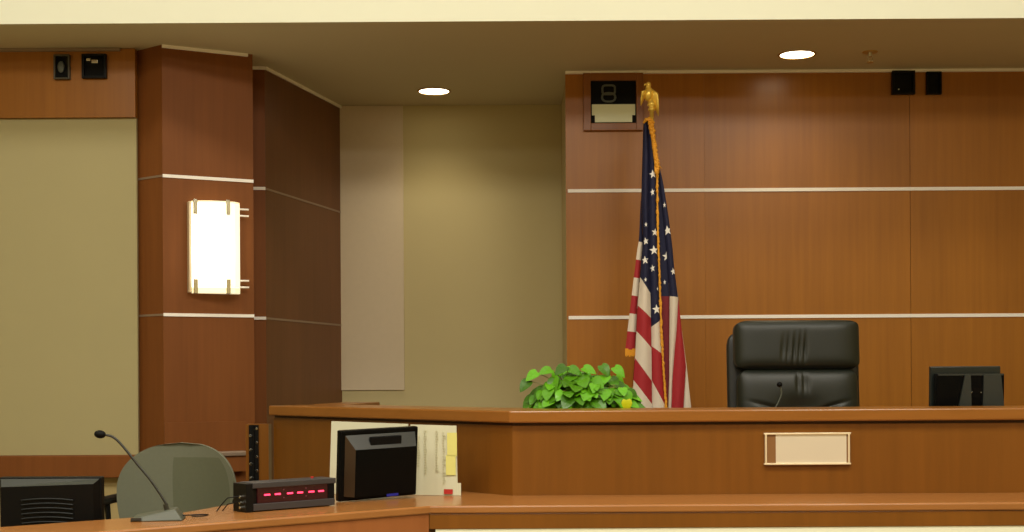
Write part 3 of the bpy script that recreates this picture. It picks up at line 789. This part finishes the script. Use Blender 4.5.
# ------------------------------------------------------------------ flag on its pole
FD = 7.82
fb = U(651, 115, FD+.09); fx = fb.x+.004
t = thing('flag', 'American flag with gold fringe draped on a pole behind the bench', 'flag', (fx, FD+.09, PLAT))
FY = FD+.09
MB().lathe([(.16, 0), (.16, .015), (.13, .035), (.05, .06), (.03, .075)], (fx, FY, PLAT), 28).build('base', M['brass'], t, smooth=True)
zpole = U(651, 119, FY).z
MB().tube([(fx, FY, PLAT+.06), (fx, FY, zpole)], .0135, 14).build('pole', M['brass'], t, smooth=True)
# eagle finial
S = FY/F
def E3(px, py, d=0.): return U(px, py, FY)+Vector((0, d*S, 0))
zb_ = U(650, 120, FY).z
eg = MB().lathe([(2.0*S, 0), (2.0*S, 8.5*S), (3.4*S, 9.2*S), (3.8*S, 10.5*S), (3.2*S, 12*S), (2.2*S, 12.8*S), (4.4*S, 14.5*S), (4.0*S, 17*S), (2.6*S, 20*S), (1.5*S, 23*S)], (fx, FY, zb_), 20).build('finial', M['brass'], t, smooth=True)
bc = E3(648.5, 94)
MB().ball((0, 0, 0), (4.6*S, 4.6*S, 7.4*S), T=Matrix.Translation(bc) @ Matrix.Rotation(.12, 4, 'Y')).build('body', M['brass'], eg, smooth=True)
m = MB(); m.ball(E3(648.2, 85.2, -1.5), (2.7*S, 3*S, 3.1*S)); m.tube([E3(648, 89, -1), E3(648.2, 85, -1.4)], [2.9*S, 2.2*S], 10)
m.tube([E3(646.6, 85, -3), E3(644.4, 85.4, -4.2), E3(643.6, 87, -4.6)], [1.3*S, .9*S, .2*S], 8)
m.build('head', M['brass'], eg, smooth=True)
for pts_ in ([(651.5, 90.5), (656.6, 94.5), (658.3, 116.5)], [(645.5, 91), (642, 92.5), (640.8, 106)]):
    m = MB(); n_ = 6
    for k in range(n_):
        f_ = k/(n_-1)
        a0_ = E3(pts_[0][0], pts_[0][1]+f_*2.5, -3+f_*2); a1_ = E3(pts_[1][0]-(pts_[1][0]-pts_[0][0])*.7*f_, pts_[1][1]+f_*1.5, -3.5+f_*3)
        a2_ = E3(pts_[2][0]-(pts_[2][0]-pts_[0][0])*.62*f_, pts_[2][1]-(pts_[2][1]-pts_[1][1])*.45*f_, -1.5+f_*2.5)
        m.tube([a0_, a1_, (a1_+a2_)*.5+Vector((0, -.4*S, 0)), a2_], [1.0*S, 1.5*S, 1.3*S, .4*S], 7)
    m.build('wing', M['brass'], eg, smooth=True)
MB().tube([E3(649.5, 98, 2), E3(650.5, 106, 4.5)], [2.6*S, 1.4*S], 8).build('tail', M['brass'], eg, smooth=True)

def interp(tab, y):
    if y <= tab[0][0]: return tab[0][1]
    for (y0, x0_), (y1, x1_) in zip(tab, tab[1:]):
        if y <= y1: return x0_+(x1_-x0_)*(y-y0)/(y1-y0)
    return tab[-1][1]
E = {
 'L': [(118, 644.5), (122, 643.7), (170, 642.5), (239, 639.5), (255, 637), (305, 631), (349, 625.8), (360, 624.8)],
 'M': [(118, 644.5), (122, 643.7), (170, 642.5), (200, 641.6), (240, 643.5), (260, 641.6), (305, 637.7), (350, 635.6), (380, 633.5), (409, 632.5), (445, 631)],
 'S': [(118, 647), (160, 649), (200, 648.5), (260, 649), (300, 650.6), (350, 651.5), (409, 652), (445, 652.5)],
 'C': [(118, 650), (145, 654.5), (165, 656.6), (230, 657.5), (270, 659), (330, 661), (380, 664), (409, 666), (445, 668)],
 'A': [(118, 650.3), (145, 655.5), (165, 658), (200, 662), (250, 667), (296, 670), (380, 669.5), (409, 668.5), (445, 669.5)],
 'B': [(118, 650.6), (145, 656.2), (165, 659.6), (185, 664), (215, 668.6), (245, 672.6), (270, 674.7), (300, 678.6), (330, 677), (350, 675), (380, 672.7), (409, 671.7), (445, 671.5)],
 'D': [(118, 650.8), (145, 656.4), (165, 659.8), (185, 664.2), (215, 668.8), (245, 672.8), (270, 674.9), (300, 678.9), (330, 682), (365, 686.3), (409, 683.7), (445, 682)],
 'R': [(118, 651), (145, 656.6), (165, 660), (185, 664.4), (215, 669), (245, 673), (270, 675), (300, 679.2), (330, 682.3), (365, 687), (409, 691.8), (445, 695)],
}
W, Rr, Nn, DR = 'flag_white', 'flag_red', 'navy', 'flag_red_shade'
folds = [
 ('L', 'M', .035, .012, [(200, 200), (Nn, 241, 242), (W, 259, 260), (Rr, 277, 278), (W, 295, 296), (Rr, 313, 314), (W, 331, 332), (Rr, 349, 350)]),
 ('M', 'S', .0, .030, [(119, 119), (Nn, 277, 293), (W, 305.5, 318), (Rr, 331, 348), (W, 358, 381), (Rr, 380, 404), (W, 445, 445)]),
 ('S', 'C', .008, .022, [(119, 119), (Nn, 327, 320), (W, 346, 354), (Rr, 380, 406), (W, 445, 445)]),
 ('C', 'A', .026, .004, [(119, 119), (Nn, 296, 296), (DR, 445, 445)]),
 ('A', 'B', .016, .020, [(119, 119), (Nn, 296, 297), (W, 445, 445)]),
 ('B', 'D', .012, .020, [(300, 300), (Rr, 445, 445)]),
 ('D', 'R', .022, .008, [(330, 330), (W, 445, 445)]),
]
def fdepth(fo, s, y):
    l, r, base, amp = fo[:4]
    wpx = interp(E[r], y)-interp(E[l], y)
    k = min(1., max(wpx, 0)/8.)
    return FD + base - amp*k*math.sin(PI*min(1, max(0, s)))
def fpoint(fo, s, y, dd=0.):
    l, r = fo[0], fo[1]; xl_, xr_ = interp(E[l], y), interp(E[r], y)
    return U(xl_+(xr_-xl_)*s, y, FD) + Vector((0, fdepth(fo, s, y)-FD+dd, 0))
m = MB()
for fo in folds:
    bands = fo[4]; prev = bands[0]
    for bd in bands[1:]:
        m.use(M[bd[0]]); nr = max(1, int(max(abs(bd[1]-prev[0]), abs(bd[2]-prev[1]))/6))
        def fn(i, j, fo=fo, prev=prev, bd=bd):
            ya = prev[0]+(prev[1]-prev[0])*i; yb_ = bd[1]+(bd[2]-bd[1])*i
            return fpoint(fo, i, ya+(yb_-ya)*j)
        m.grid(fn, 8, nr); prev = (bd[1], bd[2])
# rear of the drape
def fnb(i, j):
    y = 119+(445-119)*j; xl_, xr_ = interp(E['M'], y), interp(E['R'], y)
    return U(xl_+(xr_-xl_)*i, y, FD)+Vector((0, .03+.13*math.sin(PI*i)*min(1, (j*4)**.5), 0))
gcol = [(Nn, 0, .5), (W, .5, .58), (Rr, .58, .66), (W, .66, .74), (Rr, .74, .82), (W, .82, .9), (Rr, .9, 1.)]
for c_, j0, j1 in gcol:
    m.use(M[c_]); m.grid(lambda i, j: fnb(i, j0+(j1-j0)*j), 14, 10)
# stars
m.use(M['star'])
def star(px, py, r, rot=0., squeeze=.9):
    for fo in folds[::-1]:
        y0 = fo[4][0][0]
        xl_, xr_ = interp(E[fo[0]], py), interp(E[fo[1]], py)
        if xl_ <= px < xr_ and py >= y0: break
    pts = []
    for k in range(10):
        a_ = PI/2+rot+k*PI/5; rr = r if k % 2 == 0 else r*.42
        x, y = px+rr*math.cos(a_)*squeeze, py-rr*math.sin(a_)
        s = (x-interp(E[fo[0]], y))/max(.1, interp(E[fo[1]], y)-interp(E[fo[0]], y))
        s = max(.02, min(.98, s))
        pts.append(m.v(fpoint(fo, s, y, -.004)))
    s0 = (px-xl_)/max(.1, xr_-xl_)
    cv = m.v(fpoint(fo, s0, py, -.005))
    for k in range(10): m.face([pts[k], pts[(k+1) % 10], cv])
for px, py, r, ro, sq in ((652.6, 174.5, 4.6, .15, .85), (652.2, 192.5, 3.8, .2, .6), (645.5, 225, 2.6, 0, .6), (645.3, 241.5, 4, .2, .8), (654.8, 232.5, 4.2, -.1, .85),
                      (653.7, 250.5, 5, .1, .95), (644.6, 260.5, 4.4, .1, .85), (652.3, 268.5, 4, .2, .6), (645, 280, 2.6, .1, .6), (656.4, 309.5, 5.2, .1, .85), (657.4, 289, 2.0, .1, .5),
                      (667.7, 230.5, 5, .2, .95), (667.2, 256, 5, .1, .95), (673.3, 271.5, 4, .2, .7), (664.5, 205, 3, 0, .5), (665, 282, 2.6, .1, .6)):
    star(px, py, r, ro, sq)
fl = m.build('cloth', M['navy'], t, normals=False, smooth=True)
# gold fringe: along the free edge, as a frill at the top, and under the tail
rnd = random.Random(3)
m = MB()
pts = []; rr = []
for k in range(150):
    y = 121+ (412-121)*k/149
    x = interp(E['C'], y)+.3
    pts.append(U(x+rnd.uniform(-.3, .3), y, FD-.006)); rr.append((1.15+rnd.uniform(-.4, .45))*S)
m.tube(pts, rr, 8)
for k in range(60):
    y = 120+50*(k/59); x0_ = interp(E['C'], y)-1.2*rnd.random()+.5
    ln = 5+3*rnd.random()
    a0_ = U(x0_-1.5, y-3, FD-.02); a1_ = U(x0_+rnd.uniform(-.5, 2.2), y+ln*.4, FD-.03); a2_ = U(x0_+rnd.uniform(-.5, 2.), y+ln, FD-.02)
    m.tube([a0_, a1_, a2_], [.7*S, 1.8*S, .8*S], 6)
m.tube([U(643.5, 123, FD-.02), U(646, 119.5, FD-.03), U(650, 119.3, FD-.03), U(654, 123, FD-.02)], [1.0*S, 1.8*S, 2.0*S, 1.4*S], 8)
m.tube([U(655, 160, FD-.012), U(659, 166, FD-.015), U(662, 168.5, FD)], [.6*S, .7*S, .4*S], 6)
for k in range(16):
    x = 625.6+10*k/15
    m.tube([U(x, 348.5, FD+.028), U(x+rnd.uniform(-.4, .2), 356+rnd.uniform(-1, .8), FD+.026)], .5*S, 5)
m.build('fringe', M['gold'], t)

# ------------------------------------------------------------------ light
def area(name, loc, rot, sx, sy, e, col=(1, .94, .82)):
    l = bpy.data.lights.new(name, 'AREA'); l.shape = 'RECTANGLE'; l.size = sx; l.size_y = sy; l.energy = e; l.color = col
    o = bpy.data.objects.new(name, l); C.objects.link(o); o.location = loc; o.rotation_euler = rot; return o
for x in (-2.4, 0, 2.4):
    for y in (.5, 3.4):
        area('well_ceiling_light', (x, y, 4.38), (0, 0, 0), 1.2, 1.2, 79)
for x in (-3, -1, 1, 3):
    area('added_fascia_fill', (x, 6.25, 4.36), (math.radians(42), 0, 0), 1.9, .25, 12, (1, .96, .86))  # added fill lamps out of view, there only to brighten the fascia
def spot(name, loc, e, ang=125, blend=1., col=(1, .86, .6)):
    l = bpy.data.lights.new(name, 'SPOT'); l.energy = e; l.spot_size = math.radians(ang); l.spot_blend = blend; l.shadow_soft_size = .09; l.color = col
    o = bpy.data.objects.new(name, l); C.objects.link(o); o.location = loc; return o
p = U(797, 54, 7.98); spot('downlight_lamp', (p.x, p.y, ZC-.02), 20)
p = U(434, 91, 8.95); spot('downlight_lamp', (p.x, p.y, ZC-.02), 24)
lp = Vector((mid.x, mid.y, sc0.z+SH/2))+Vector((cfn.x, cfn.y, 0))*.16
l = bpy.data.lights.new('sconce_lamp', 'POINT'); l.energy = 1.6; l.shadow_soft_size = .1; l.color = (1, .85, .6)
o = bpy.data.objects.new('sconce_lamp', l); C.objects.link(o); o.location = lp

w = bpy.data.worlds.new('world'); bpy.context.scene.world = w; w.use_nodes = True
w.node_tree.nodes['Background'].inputs[0].default_value = (1, .92, .77, 1); w.node_tree.nodes['Background'].inputs[1].default_value = .1

# ------------------------------------------------------------------ camera
cam = bpy.data.cameras.new('camera'); co = bpy.data.objects.new('camera', cam); C.objects.link(co)
cam.sensor_width = 36; cam.lens = 36*F/1024; cam.shift_y = (CY-266)/1024; cam.clip_start = .05
co.matrix_world = Matrix.Translation((0, 0, EYE)) @ Matrix.Rotation(PI/2, 4, 'X') @ Matrix.Rotation(-TH, 4, 'Z')
bpy.context.scene.camera = co
vs = bpy.context.scene.view_settings
vs.view_transform = 'Standard'; vs.look = 'None'; vs.exposure = 0; vs.gamma = 1
